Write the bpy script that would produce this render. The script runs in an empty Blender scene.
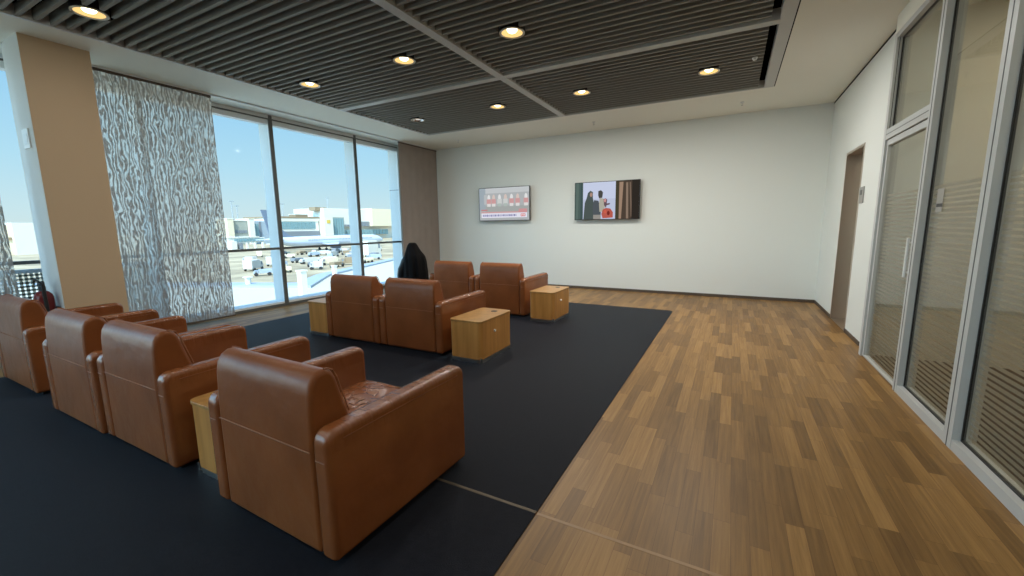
import bpy, bmesh, math, random
from mathutils import Vector, Matrix
random.seed(7)
sc = bpy.context.scene
COL = sc.collection
PI = math.pi

# ------------------------------------------------------------------ helpers
def srgb(r, g, b):
    f = lambda c: (c/255/12.92) if c/255 <= .04045 else ((c/255+.055)/1.055)**2.4
    return (f(r), f(g), f(b), 1)

def new_mat(name):
    m = bpy.data.materials.new(name); m.use_nodes = True
    return m, m.node_tree.nodes, m.node_tree.links

def simple(name, col, rough=.5, metal=0, bump=0, bscale=60, spec=.5, var=0, vscale=8):
    m, N, L = new_mat(name)
    b = N['Principled BSDF']
    b.inputs['Base Color'].default_value = (*col[:3], 1)
    b.inputs['Roughness'].default_value = rough
    b.inputs['Metallic'].default_value = metal
    b.inputs['Specular IOR Level'].default_value = spec
    if bump or var:
        tc = N.new('ShaderNodeTexCoord')
        n = N.new('ShaderNodeTexNoise'); n.inputs['Scale'].default_value = bscale; n.inputs['Detail'].default_value = 4
        L.new(tc.outputs['Object'], n.inputs['Vector'])
        if bump:
            bp = N.new('ShaderNodeBump'); bp.inputs['Strength'].default_value = bump; bp.inputs['Distance'].default_value = .01
            L.new(n.outputs['Fac'], bp.inputs['Height']); L.new(bp.outputs['Normal'], b.inputs['Normal'])
        if var:
            n2 = N.new('ShaderNodeTexNoise'); n2.inputs['Scale'].default_value = vscale; n2.inputs['Detail'].default_value = 3
            L.new(tc.outputs['Object'], n2.inputs['Vector'])
            r = N.new('ShaderNodeMapRange'); r.inputs['From Min'].default_value = .3; r.inputs['From Max'].default_value = .7
            r.inputs['To Min'].default_value = 1-var; r.inputs['To Max'].default_value = 1+var
            L.new(n2.outputs['Fac'], r.inputs['Value'])
            mx = N.new('ShaderNodeVectorMath'); mx.operation = 'SCALE'
            mx.inputs[0].default_value = col[:3]
            L.new(r.outputs['Result'], mx.inputs['Scale']); L.new(mx.outputs['Vector'], b.inputs['Base Color'])
    return m

def emit(name, col, s):
    m, N, L = new_mat(name)
    N.remove(N['Principled BSDF'])
    e = N.new('ShaderNodeEmission'); e.inputs['Color'].default_value = (*col[:3], 1); e.inputs['Strength'].default_value = s
    L.new(e.outputs[0], N['Material Output'].inputs['Surface'])
    return m

def box(bm, x0, x1, y0, y1, z0, z1, mi=0):
    vs = [bm.verts.new((x, y, z)) for z in (z0, z1) for y in (y0, y1) for x in (x0, x1)]
    for idx in ((0,2,3,1), (4,5,7,6), (0,1,5,4), (2,6,7,3), (0,4,6,2), (1,3,7,5)):
        f = bm.faces.new([vs[i] for i in idx]); f.material_index = mi

def prism(bm, prof, a0, a1, axis='x', mi=0):
    """profile of 2-D points extruded along an axis; prof is (y,z) for x, (x,z) for y, (x,y) for z"""
    def P(p, a):
        return {'x': (a, p[0], p[1]), 'y': (p[0], a, p[1]), 'z': (p[0], p[1], a)}[axis]
    A = [bm.verts.new(P(p, a0)) for p in prof]; B = [bm.verts.new(P(p, a1)) for p in prof]
    n = len(prof)
    fs = [bm.faces.new(A), bm.faces.new(B[::-1])]
    for i in range(n):
        fs.append(bm.faces.new((A[i], B[i], B[(i+1) % n], A[(i+1) % n])))
    for f in fs: f.material_index = mi
    bmesh.ops.recalc_face_normals(bm, faces=bm.faces)

def cyl(bm, c, r0, r1, z0, z1, n=24, axis='z', mi=0, cap=True):
    def P(r, a, z):
        u, v = r*math.cos(a), r*math.sin(a)
        return {'z': (c[0]+u, c[1]+v, z), 'x': (z, c[0]+u, c[1]+v), 'y': (c[0]+u, z, c[1]+v)}[axis]
    A = [bm.verts.new(P(r0, 2*PI*i/n, z0)) for i in range(n)]; B = [bm.verts.new(P(r1, 2*PI*i/n, z1)) for i in range(n)]
    fs = [bm.faces.new((A[i], A[(i+1) % n], B[(i+1) % n], B[i])) for i in range(n)]
    if cap: fs += [bm.faces.new(A[::-1]), bm.faces.new(B)]
    for f in fs: f.material_index = mi

def lathe(bm, c, prof, n=28, mi=0):
    rings = []
    for r, z in prof:
        rings.append([bm.verts.new((c[0]+r*math.cos(2*PI*i/n), c[1]+r*math.sin(2*PI*i/n), z)) for i in range(n)])
    for a, b in zip(rings, rings[1:]):
        for i in range(n):
            bm.faces.new((a[i], a[(i+1) % n], b[(i+1) % n], b[i])).material_index = mi

def tube(bm, pts, r, n=8, mi=0):
    pts = [Vector(p) for p in pts]; rings = []
    for i, p in enumerate(pts):
        t = (pts[min(i+1, len(pts)-1)]-pts[max(i-1, 0)]).normalized()
        a = Vector((0, 0, 1)) if abs(t.z) < .9 else Vector((1, 0, 0))
        u = t.cross(a).normalized(); v = t.cross(u)
        rings.append([bm.verts.new(p+r*(math.cos(2*PI*k/n)*u+math.sin(2*PI*k/n)*v)) for k in range(n)])
    for a, b in zip(rings, rings[1:]):
        for k in range(n):
            bm.faces.new((a[k], a[(k+1) % n], b[(k+1) % n], b[k])).material_index = mi
    bm.faces.new(rings[0][::-1]); bm.faces.new(rings[-1])

def rrect(x0, x1, y0, y1, r, n=6):
    out = []
    rs = r if isinstance(r, (list, tuple)) else [r]*4
    for (cx, cy, a0, rr) in ((x1-rs[0], y1-rs[0], 0, rs[0]), (x0+rs[1], y1-rs[1], PI/2, rs[1]), (x0+rs[2], y0+rs[2], PI, rs[2]), (x1-rs[3], y0+rs[3], 1.5*PI, rs[3])):
        for k in range(n+1):
            a = a0+PI/2*k/n
            out.append((cx+rr*math.cos(a), cy+rr*math.sin(a)))
    return out

def obj(name, bm, mat, parent=None, bevel=0, seg=3, smooth=True, loc=None, subsurf=0):
    bmesh.ops.recalc_face_normals(bm, faces=bm.faces)
    me = bpy.data.meshes.new(name); bm.to_mesh(me); bm.free()
    for m in (mat if isinstance(mat, (list, tuple)) else [mat]): me.materials.append(m)
    o = bpy.data.objects.new(name, me); COL.objects.link(o)
    if parent: o.parent = parent
    if loc: o.location = loc
    if bevel:
        md = o.modifiers.new('bevel', 'BEVEL'); md.width = bevel; md.segments = seg; md.limit_method = 'ANGLE'; md.angle_limit = math.radians(35)
        md.harden_normals = False
    if subsurf:
        md = o.modifiers.new('sub', 'SUBSURF'); md.levels = subsurf; md.render_levels = subsurf
    if smooth:
        me.polygons.foreach_set('use_smooth', [True]*len(me.polygons))
        md = o.modifiers.new('wn', 'WEIGHTED_NORMAL'); md.keep_sharp = True
        try: me.set_sharp_from_angle(angle=math.radians(40))
        except Exception: pass
    return o

def tag(o, label, cat, group=None, kind=None):
    o['label'] = label; o['category'] = cat
    if group: o['group'] = group
    if kind: o['kind'] = kind
    return o

def empty(name, loc, label, cat, group=None, rz=0):
    o = bpy.data.objects.new(name, None); COL.objects.link(o)
    o.location = loc; o.rotation_euler = (0, 0, rz); o.empty_display_size = .1
    return tag(o, label, cat, group)

def struct(name, bm, mat, parent=None, **k):
    k.setdefault('smooth', False)
    o = obj(name, bm, mat, parent, **k)
    if not parent: o['kind'] = 'structure'
    return o

def copy_tree(root, loc, label=None, group=None):
    r = root.copy(); COL.objects.link(r); r.location = loc
    if label: r['label'] = label
    if group: r['group'] = group
    def rec(src, dst):
        for ch in list(src.children):
            c = ch.copy(); COL.objects.link(c); c.parent = dst
            rec(ch, c)
    rec(root, r)
    return r

# ------------------------------------------------------------------ materials
def wood_floor_mat():
    m, N, L = new_mat('oak_strip_floor')
    b = N['Principled BSDF']
    tc = N.new('ShaderNodeTexCoord'); sp = N.new('ShaderNodeSeparateXYZ'); L.new(tc.outputs['Object'], sp.inputs[0])
    def M(op, a, c=None, **k):
        n = N.new('ShaderNodeMath'); n.operation = op
        for i, v in enumerate((a, c)):
            if v is None: continue
            if isinstance(v, (int, float)): n.inputs[i].default_value = v
            else: L.new(v, n.inputs[i])
        return n.outputs[0]
    xr = M('DIVIDE', sp.outputs['X'], .078)
    row = M('FLOOR', xr)
    wn = N.new('ShaderNodeTexWhiteNoise'); wn.noise_dimensions = '1D'; L.new(row, wn.inputs['W'])
    yl = M('ADD', M('DIVIDE', sp.outputs['Y'], .56), M('MULTIPLY', wn.outputs['Value'], 7.3))
    colm = M('FLOOR', yl)
    cv = N.new('ShaderNodeCombineXYZ'); L.new(row, cv.inputs[0]); L.new(colm, cv.inputs[1])
    w2 = N.new('ShaderNodeTexWhiteNoise'); w2.noise_dimensions = '2D'; L.new(cv.outputs[0], w2.inputs['Vector'])
    # grain
    mp = N.new('ShaderNodeMapping'); mp.inputs['Scale'].default_value = (60, 2.2, 1)
    ad = N.new('ShaderNodeVectorMath'); ad.operation = 'ADD'
    L.new(tc.outputs['Object'], ad.inputs[0]); L.new(w2.outputs['Color'], ad.inputs[1])
    L.new(ad.outputs[0], mp.inputs['Vector'])
    ns = N.new('ShaderNodeTexNoise'); ns.inputs['Scale'].default_value = 1; ns.inputs['Detail'].default_value = 5; ns.inputs['Roughness'].default_value = .65
    L.new(mp.outputs[0], ns.inputs['Vector'])
    rp = N.new('ShaderNodeValToRGB'); e = rp.color_ramp.elements
    e[0].position = 0; e[0].color = FLOOR_D; e[1].position = 1; e[1].color = FLOOR_L
    k = e.new(.55); k.color = FLOOR_M
    mixv = M('ADD', M('MULTIPLY', w2.outputs['Value'], .72), M('MULTIPLY', M('SUBTRACT', ns.outputs['Fac'], .38), 1.25))
    L.new(mixv, rp.inputs['Fac'])
    # joints
    fx = M('ABSOLUTE', M('SUBTRACT', M('FRACT', xr), .5)); fy = M('ABSOLUTE', M('SUBTRACT', M('FRACT', yl), .5))
    j = M('MAXIMUM', M('GREATER_THAN', fx, .488), M('GREATER_THAN', fy, .4982))
    mx = N.new('ShaderNodeMixRGB'); mx.blend_type = 'MULTIPLY'; mx.inputs['Color2'].default_value = (.62, .55, .5, 1)
    L.new(j, mx.inputs['Fac']); L.new(rp.outputs['Color'], mx.inputs['Color1'])
    L.new(mx.outputs['Color'], b.inputs['Base Color'])
    b.inputs['Roughness'].default_value = .42
    b.inputs['Specular IOR Level'].default_value = .3
    bp = N.new('ShaderNodeBump'); bp.inputs['Strength'].default_value = .12; bp.inputs['Distance'].default_value = .004
    L.new(ns.outputs['Fac'], bp.inputs['Height']); L.new(bp.outputs['Normal'], b.inputs['Normal'])
    return m

FLOOR_D, FLOOR_M, FLOOR_L = (.140, .072, .021, 1), (.250, .132, .038, 1), (.375, .208, .066, 1)

def leather_mat():
    m, N, L = new_mat('brown_leather')
    b = N['Principled BSDF']
    tc = N.new('ShaderNodeTexCoord')
    n2 = N.new('ShaderNodeTexNoise'); n2.inputs['Scale'].default_value = 3.5; n2.inputs['Detail'].default_value = 4
    L.new(tc.outputs['Object'], n2.inputs['Vector'])
    rp = N.new('ShaderNodeValToRGB'); e = rp.color_ramp.elements
    e[0].position = .3; e[0].color = (.192, .058, .0150, 1); e[1].position = .75; e[1].color = (.272, .087, .026, 1)
    L.new(n2.outputs['Fac'], rp.inputs['Fac']); L.new(rp.outputs['Color'], b.inputs['Base Color'])
    v = N.new('ShaderNodeTexNoise'); v.inputs['Scale'].default_value = 220; v.inputs['Detail'].default_value = 3
    L.new(tc.outputs['Object'], v.inputs['Vector'])
    w = N.new('ShaderNodeTexNoise'); w.inputs['Scale'].default_value = 9; w.inputs['Detail'].default_value = 2
    L.new(tc.outputs['Object'], w.inputs['Vector'])
    bp = N.new('ShaderNodeBump'); bp.inputs['Strength'].default_value = .25; bp.inputs['Distance'].default_value = .0015
    L.new(v.outputs['Fac'], bp.inputs['Height'])
    b2 = N.new('ShaderNodeBump'); b2.inputs['Strength'].default_value = .35; b2.inputs['Distance'].default_value = .012
    L.new(w.outputs['Fac'], b2.inputs['Height']); L.new(bp.outputs['Normal'], b2.inputs['Normal'])
    L.new(b2.outputs['Normal'], b.inputs['Normal'])
    b.inputs['Roughness'].default_value = .33
    b.inputs['Specular IOR Level'].default_value = .32
    return m

def creased_leather_mat(base):
    """worn leather of arm tops and seats: the same hide with creases across it"""
    m = base.copy(); m.name = 'creased_leather'
    N, L = m.node_tree.nodes, m.node_tree.links
    b = N['Principled BSDF']; b.inputs['Roughness'].default_value = .26; b.inputs['Specular IOR Level'].default_value = .75
    old = b.inputs['Normal'].links[0].from_node
    tc = N.new('ShaderNodeTexCoord')
    mp = N.new('ShaderNodeMapping'); mp.inputs['Scale'].default_value = (5, 26, 5)
    L.new(tc.outputs['Object'], mp.inputs['Vector'])
    n = N.new('ShaderNodeTexNoise'); n.inputs['Scale'].default_value = 1.0; n.inputs['Detail'].default_value = 3; n.inputs['Distortion'].default_value = .8
    L.new(mp.outputs[0], n.inputs['Vector'])
    # creases lie on the upward worn side of the arm: limit by height in the object's own space
    sp = N.new('ShaderNodeSeparateXYZ'); L.new(tc.outputs['Object'], sp.inputs[0])
    mr = N.new('ShaderNodeMapRange'); mr.inputs['From Min'].default_value = .52; mr.inputs['From Max'].default_value = .62
    L.new(sp.outputs['Z'], mr.inputs['Value'])
    mu = N.new('ShaderNodeMath'); mu.operation = 'MULTIPLY'; L.new(n.outputs['Fac'], mu.inputs[0]); L.new(mr.outputs[0], mu.inputs[1])
    bp = N.new('ShaderNodeBump'); bp.inputs['Strength'].default_value = .7; bp.inputs['Distance'].default_value = .014
    L.new(mu.outputs[0], bp.inputs['Height']); L.new(old.outputs['Normal'], bp.inputs['Normal'])
    L.new(bp.outputs['Normal'], b.inputs['Normal'])
    return m

def oak_mat():
    m, N, L = new_mat('oak_veneer')
    b = N['Principled BSDF']
    tc = N.new('ShaderNodeTexCoord')
    mp = N.new('ShaderNodeMapping'); mp.inputs['Scale'].default_value = (16, 16, 1.2)
    L.new(tc.outputs['Object'], mp.inputs['Vector'])
    n = N.new('ShaderNodeTexNoise'); n.inputs['Scale'].default_value = 1; n.inputs['Detail'].default_value = 5
    L.new(mp.outputs[0], n.inputs['Vector'])
    rp = N.new('ShaderNodeValToRGB'); e = rp.color_ramp.elements
    e[0].position = .3; e[0].color = (.33, .165, .045, 1); e[1].position = .72; e[1].color = (.48, .26, .08, 1)
    L.new(n.outputs['Fac'], rp.inputs['Fac']); L.new(rp.outputs['Color'], b.inputs['Base Color'])
    b.inputs['Roughness'].default_value = .32
    return m

def blind_mat(name):
    """woven sheer with irregular vertical waves: opaque threads and thin lines that let daylight through"""
    m, N, L = new_mat(name)
    N.remove(N['Principled BSDF'])
    tc = N.new('ShaderNodeTexCoord')
    sp = N.new('ShaderNodeSeparateXYZ'); L.new(tc.outputs['Object'], sp.inputs[0])
    mp = N.new('ShaderNodeMapping'); mp.inputs['Scale'].default_value = (0, 13, 4.6)
    L.new(tc.outputs['Object'], mp.inputs['Vector'])
    n = N.new('ShaderNodeTexNoise'); n.inputs['Scale'].default_value = 1; n.inputs['Detail'].default_value = 3; n.inputs['Distortion'].default_value = .5
    L.new(mp.outputs[0], n.inputs['Vector'])
    w = N.new('ShaderNodeMath'); w.operation = 'MULTIPLY'; w.inputs[1].default_value = 26; L.new(n.outputs['Fac'], w.inputs[0])
    w2 = N.new('ShaderNodeMath'); w2.operation = 'MULTIPLY_ADD'; w2.inputs[1].default_value = 165; L.new(sp.outputs['Y'], w2.inputs[0]); L.new(w.outputs[0], w2.inputs[2])
    s = N.new('ShaderNodeMath'); s.operation = 'SINE'; L.new(w2.outputs[0], s.inputs[0])
    mr = N.new('ShaderNodeMapRange'); mr.inputs['From Min'].default_value = -.25; mr.inputs['From Max'].default_value = .8
    L.new(s.outputs[0], mr.inputs['Value'])
    d = N.new('ShaderNodeBsdfDiffuse'); d.inputs['Color'].default_value = (.26, .225, .195, 1)
    t = N.new('ShaderNodeBsdfTranslucent'); t.inputs['Color'].default_value = (.72, .65, .57, 1)
    tr = N.new('ShaderNodeBsdfTransparent'); tr.inputs['Color'].default_value = (1, .97, .93, 1)
    def mix(f, p, q):
        k = N.new('ShaderNodeMixShader')
        if isinstance(f, float): k.inputs[0].default_value = f
        else: L.new(f, k.inputs[0])
        L.new(p, k.inputs[1]); L.new(q, k.inputs[2]); return k.outputs[0]
    dense = mix(.03, mix(.16, d.outputs[0], t.outputs[0]), tr.outputs[0])
    sheer = mix(.33, mix(.80, d.outputs[0], t.outputs[0]), tr.outputs[0])
    L.new(mix(mr.outputs[0], dense, sheer), N['Material Output'].inputs['Surface'])
    return m

def glass_mat(name, tint, refl=.6):
    m, N, L = new_mat(name)
    N.remove(N['Principled BSDF'])
    tr = N.new('ShaderNodeBsdfTransparent'); tr.inputs['Color'].default_value = (*tint, 1)
    g = N.new('ShaderNodeBsdfGlossy'); g.inputs['Roughness'].default_value = .02
    fr = N.new('ShaderNodeFresnel'); fr.inputs['IOR'].default_value = 1.45
    ge = N.new('ShaderNodeNewGeometry')
    iv = N.new('ShaderNodeMath'); iv.operation = 'SUBTRACT'; iv.inputs[0].default_value = 1; L.new(ge.outputs['Backfacing'], iv.inputs[1])
    m0 = N.new('ShaderNodeMath'); m0.operation = 'MULTIPLY'; L.new(fr.outputs[0], m0.inputs[0]); L.new(iv.outputs[0], m0.inputs[1])
    mu = N.new('ShaderNodeMath'); mu.operation = 'MULTIPLY'; mu.inputs[1].default_value = refl; L.new(m0.outputs[0], mu.inputs[0])
    mx = N.new('ShaderNodeMixShader'); L.new(mu.outputs[0], mx.inputs[0]); L.new(tr.outputs[0], mx.inputs[1]); L.new(g.outputs[0], mx.inputs[2])
    L.new(mx.outputs[0], N['Material Output'].inputs['Surface'])
    return m

def film_mat():
    """frosted manifestation film: horizontal strips on clear glass, 30 mm pitch"""
    m, N, L = new_mat('frosted_strips')
    N.remove(N['Principled BSDF'])
    tc = N.new('ShaderNodeTexCoord'); sp = N.new('ShaderNodeSeparateXYZ'); L.new(tc.outputs['Object'], sp.inputs[0])
    d = N.new('ShaderNodeMath'); d.operation = 'DIVIDE'; d.inputs[1].default_value = .036; L.new(sp.outputs['Z'], d.inputs[0])
    f = N.new('ShaderNodeMath'); f.operation = 'FRACT'; L.new(d.outputs[0], f.inputs[0])
    g = N.new('ShaderNodeMath'); g.operation = 'LESS_THAN'; g.inputs[1].default_value = .62; L.new(f.outputs[0], g.inputs[0])
    a = N.new('ShaderNodeBsdfDiffuse'); a.inputs['Color'].default_value = (.42, .40, .35, 1)
    t = N.new('ShaderNodeBsdfTranslucent'); t.inputs['Color'].default_value = (.6, .57, .5, 1)
    q = N.new('ShaderNodeMixShader'); q.inputs[0].default_value = .45; L.new(a.outputs[0], q.inputs[1]); L.new(t.outputs[0], q.inputs[2])
    tr = N.new('ShaderNodeBsdfTransparent')
    q2 = N.new('ShaderNodeMixShader'); q2.inputs[0].default_value = .85; L.new(tr.outputs[0], q2.inputs[1]); L.new(q.outputs[0], q2.inputs[2])
    mx = N.new('ShaderNodeMixShader'); L.new(g.outputs[0], mx.inputs[0]); L.new(tr.outputs[0], mx.inputs[1]); L.new(q2.outputs[0], mx.inputs[2])
    L.new(mx.outputs[0], N['Material Output'].inputs['Surface'])
    return m

M = {}
M['wall'] = simple('wall_paint', (.74, .765, .73), .75, bump=.03, bscale=300)
M['wall_r'] = M['wall']
M['ceiling'] = simple('ceiling_paint', (.87, .855, .76), .8)
M['pillar'] = simple('pillar_paint', (.70, .71, .69), .7)
M['pillar_tan'] = simple('tan_pillar_cladding', (.54, .395, .25), .7)  # tan on the room-side face alone, the other faces stay pale
M['floor'] = wood_floor_mat()
M['carpet'] = simple('navy_carpet', (.0108, .0115, .0165), .5, bump=.5, bscale=420, spec=.08, var=.18, vscale=30)
cb = M['carpet'].node_tree.nodes['Principled BSDF']; cb.inputs['Sheen Weight'].default_value = .06; cb.inputs['Sheen Roughness'].default_value = .35; cb.inputs['Sheen Tint'].default_value = (.6, .8, 1, 1)
M['leather'] = leather_mat()
M['crease'] = creased_leather_mat(M['leather'])
M['thread'] = simple('tan_thread', (.30, .12, .05), .6)
M['black'] = simple('black_plastic', (.012, .012, .013), .45)
M['void'] = simple('black_void_paint', (.006, .006, .006), .95, spec=.05)
M['slat'] = simple('dark_grille_slat', (.27, .25, .215), .6, spec=.3)
M['beam'] = simple('grey_metal_beam', (.56, .56, .53), .5)
M['alu'] = simple('pale_aluminium', (.64, .65, .63), .42)
M['alu_w'] = simple('white_window_frame', (.74, .76, .76), .45)
M['gasket'] = simple('dark_gasket', (.10, .105, .10), .5)
M['alu_d'] = simple('grey_panel', (.33, .32, .30), .45)
M['post'] = simple('silver_grey_post', (.52, .53, .52), .45)
M['steel'] = simple('brushed_steel', (.55, .47, .39), .38, metal=1, bump=.05, bscale=200)
M['chrome'] = simple('satin_steel', (.75, .75, .75), .25, metal=1)
M['oak'] = oak_mat()
M['oaktop'] = M['oak'].copy(); M['oaktop'].name = 'oak_top'
for nd in M['oak'].node_tree.nodes:
    if nd.type == 'VALTORGB': nd.color_ramp.elements[0].color = (.43, .19, .043, 1); nd.color_ramp.elements[1].color = (.60, .29, .08, 1)
M['plinth'] = simple('metal_plinth', (.55, .55, .55), .3, metal=1)
M['base'] = simple('dark_baseboard', (.085, .062, .045), .5)
M['joint'] = simple('brass_joint', (.13, .10, .065), .55, metal=.3)
M['oakstrip'] = simple('oak_cross_strip', (.30, .17, .065), .45, var=.12, vscale=12)
M['white'] = simple('white_plastic', (.78, .78, .76), .4)
M['glass'] = glass_mat('clear_window_glass', (.93, .965, .97), .04)
M['pglass'] = glass_mat('partition_glass', (.86, .86, .83), 1.0)
M['film'] = film_mat()
M['blind'] = blind_mat('patterned_sheer')
M['brownblind'] = simple('brown_fabric', (.30, .255, .225), .9, bump=.1, bscale=150, var=.05, vscale=4)
M['red'] = simple('red_enamel', (.17, .010, .009), .3)
M['coat'] = simple('black_coat_fabric', (.0035, .003, .003), .8, bump=.4, bscale=40, spec=.12)
M['coat_b'] = simple('glossy_black_sleeve', (.005, .006, .008), .4, bump=.3, bscale=30, spec=.35)
M['bulb'] = emit('warm_bulb', (1, .82, .52), 9)
M['bulb_dim'] = emit('pale_bulb', (1, .95, .88), .7)
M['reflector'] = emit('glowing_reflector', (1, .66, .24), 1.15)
M['lightring'] = simple('downlight_ring', (.60, .55, .45), .35)
M['nextwall'] = simple('next_room_wall', (.70, .655, .545), .8)
M['nextfloor'] = simple('next_room_floor', (.055, .042, .035), .8)

# ------------------------------------------------------------------ key dimensions (metres)
XR, XL, YB, YF, ZC = 1.40, -7.41, 9.06, -7.0, 3.444
GX = 1.315                       # partition post face
PX0, PX1, PY1 = -6.05, .43, 7.56 # ceiling grille field
SW = .11                         # beam width

# ------------------------------------------------------------------ floor, carpet
bm = bmesh.new(); box(bm, -7.75, XR+.02, YF, YB, -.25, 0); struct('floor', bm, M['floor'])
for (nm, y0, y1, rr, lab) in (('carpet', 1.745, 7.27, [.1, .02, .004, .004], 'dark navy carpet field under the far chairs, beyond the thin metal floor joint'),
                              ('carpet', YF+.3, 1.725, [.004, .004, .02, .02], 'dark navy carpet field on the camera side of the thin metal floor joint')):
    bm = bmesh.new(); prism(bm, rrect(-6.39, -.797, y0, y1, rr), 0, .006, 'z')
    o = tag(obj(nm, bm, M['carpet'], smooth=False), lab, 'carpet', 'navy carpet fields')
bm = bmesh.new()
box(bm, -6.39, -.797, 1.7265, 1.7335, -.003, .007); box(bm, -6.39, -.797, 1.7365, 1.7435, -.003, .007)
struct('trim_floor_joint', bm, M['joint'])
bm = bmesh.new(); box(bm, -.797, GX, 1.726, 1.744, -.003, .0008); struct('trim_wood_joint', bm, M['oakstrip'])

# ------------------------------------------------------------------ walls
bm = bmesh.new(); box(bm, -7.9, 1.9, YB, YB+.2, -.25, 3.7); struct('wall_back', bm, M['wall'])
DY0, DY1, DZ = 6.81, 7.68, 2.39
bm = bmesh.new()
box(bm, XR, XR+.30, DY1, YB, -.1, ZC+.1); box(bm, XR, XR+.30, 5.74, DY0, -.1, ZC+.1); box(bm, XR, XR+.30, DY0, DY1, DZ, ZC+.1)
struct('wall_right', bm, M['wall_r'])
bm = bmesh.new(); box(bm, XL-.3, XL, 8.02, YB, -.25, ZC+.1); struct('wall_left', bm, M['wall'])
bm = bmesh.new(); box(bm, -7.75, 4.7, YF-.2, YF, 3.3, 3.9); box(bm, -7.75, 4.7, YF-.2, YF, -.25, .10); box(bm, -3.0, 4.7, YF-.2, YF, .10, 3.3)
for i in range(3): box(bm, -7.75+i*1.8, -7.63+i*1.8, YF-.2, YF, .10, 3.3)
struct('wall_front', bm, M['wall'])
bm = bmesh.new(); box(bm, -7.75, -3.0, YF-.11, YF-.10, .1, 3.3); struct('window_front', bm, M['glass'])  # added glazing behind the camera, kept to bring daylight onto the back wall
bm = bmesh.new(); box(bm, -6.96, XR-.008, YB-.012, YB, 0, .055); struct('baseboard_back', bm, M['base'])
bm = bmesh.new(); box(bm, XR-.010, XR, DY1+.03, YB-.012, 0, .05); box(bm, XR-.010, XR, 6.06, DY0-.03, 0, .05); struct('baseboard_right', bm, M['base'])
# shadow gap between right wall and ceiling
bm = bmesh.new(); box(bm, XR-.006, XR, 5.74, YB, ZC-.022, ZC-.004); struct('trim_ceiling_gap', bm, M['void'])

# steel lined doorway in the right wall
bm = bmesh.new()
box(bm, XR-.006, XR+.30, DY1-.004, DY1+.03, 0, DZ+.03); box(bm, XR-.006, XR+.30, DY0-.03, DY0+.004, 0, DZ+.03); box(bm, XR-.006, XR+.30, DY0, DY1, DZ-.004, DZ+.03)
d1 = struct('door_1', bm, M['steel'])
bm = bmesh.new(); box(bm, XR+.20, XR+.24, DY0+.004, (DY0+DY1)/2-.003, .01, DZ-.01); obj('door_leaf', bm, M['steel'], d1, smooth=False)
bm = bmesh.new(); box(bm, XR+.20, XR+.24, (DY0+DY1)/2+.003, DY1-.004, .01, DZ-.01); obj('door_leaf', bm, M['steel'], d1, smooth=False)
bm = bmesh.new(); box(bm, XR, XR+.30, DY0, DY1, -.02, .004); obj('sill', bm, M['steel'], d1, smooth=False)

# pillar by the windows
bm = bmesh.new(); box(bm, -7.03, -6.522, 1.655, 2.20, 0, ZC, 0); box(bm, -6.522, -6.515, 1.657, 2.20, 0, ZC, 1); struct('pillar', bm, [M['pillar'], M['pillar_tan']])

# ------------------------------------------------------------------ ceiling
bm = bmesh.new()
box(bm, -7.9, PX0, YF, YB, ZC, ZC+.10); box(bm, PX1, XR, YF, YB, ZC, ZC+.10)
box(bm, PX0, PX1, PY1, YB, ZC, ZC+.10)
box(bm, XR, 1.9, 5.68, YB, ZC+.1, ZC+.2)
struct('ceiling', bm, M['ceiling'])
bm = bmesh.new()  # roof over everything, with the black painted void below it
box(bm, -8.1, 4.9, YF-.3, YB+.4, 3.95, 4.2)
box(bm, PX0-.05, PX0, YF, PY1+.05, ZC+.1, 3.95); box(bm, PX1, PX1+.05, YF, PY1+.05, ZC+.1, 3.95); box(bm, PX0, PX1, PY1, PY1+.05, ZC+.1, 3.95)
struct('ceiling_void', bm, M['void'])
bm = bmesh.new(); box(bm, -8.1, -7.9, YF-.3, YB+.4, ZC, 3.95); box(bm, 4.7, 4.9, YF-.3, YB+.4, -.2, 3.95); struct('wall_outer', bm, M['nextwall'])

LX = (-5.38, -3.64, -2.16, -.40)
LY = (6.42, 4.14, 1.86, -.42, -2.70, -4.98)
lights = [(x, y) for y in LY for x in LX]
LR = .135
# beams and frame of the grille field
bm = bmesh.new(); box(bm, -2.945, -2.945+SW, YF, PY1-.04, ZC-.012, ZC+.10); struct('trim_1', bm, M['beam'])
bm = bmesh.new(); box(bm, PX0+.03, -2.945, 5.165, 5.165+SW, ZC-.010, ZC+.10); box(bm, -2.945+SW, .30, 5.165, 5.165+SW, ZC-.010, ZC+.10); struct('trim_2', bm, M['beam'])
bm = bmesh.new(); box(bm, .295, PX1-.012, YF, PY1-.035, ZC-.006, ZC+.10); box(bm, PX0+.03, PX1-.012, PY1-.035, PY1, ZC-.006, ZC+.10); struct('trim_3', bm, M['beam'])
bm = bmesh.new(); box(bm, PX0, PX0+.03, YF, PY1, ZC-.012, ZC+.10); struct('trim_4', bm, M['alu_w'])
bm = bmesh.new(); box(bm, PX1-.012, PX1, YF, PY1, ZC-.002, ZC+.10); struct('trim_5', bm, M['void'])
def slats(name, x0, x1, y0, y1):
    bm = bmesh.new(); y = 7.46
    while y > YF:
        if y0+.02 < y < y1-.02:
            seg = [(x0, x1)]
            for (lx, ly) in lights:
                h = LR+.012
                if abs(y-ly) < h+.014:
                    w = math.sqrt(max(h*h-(max(abs(y-ly)-.014, 0))**2, 1e-4))
                    ns = []
                    for a, b in seg:
                        if lx+w <= a or lx-w >= b: ns.append((a, b)); continue
                        if lx-w > a: ns.append((a, lx-w))
                        if lx+w < b: ns.append((lx+w, b))
                    seg = ns
            for a, b in seg: box(bm, a, b, y-.016, y+.016, ZC+.002, ZC+.092)
        y -= .1135
    return struct(name, bm, M['slat'])
slats('trim_6', PX0+.032, -2.957, 5.275, 7.52); slats('trim_7', -2.823, .215, 5.275, 7.52)
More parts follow.
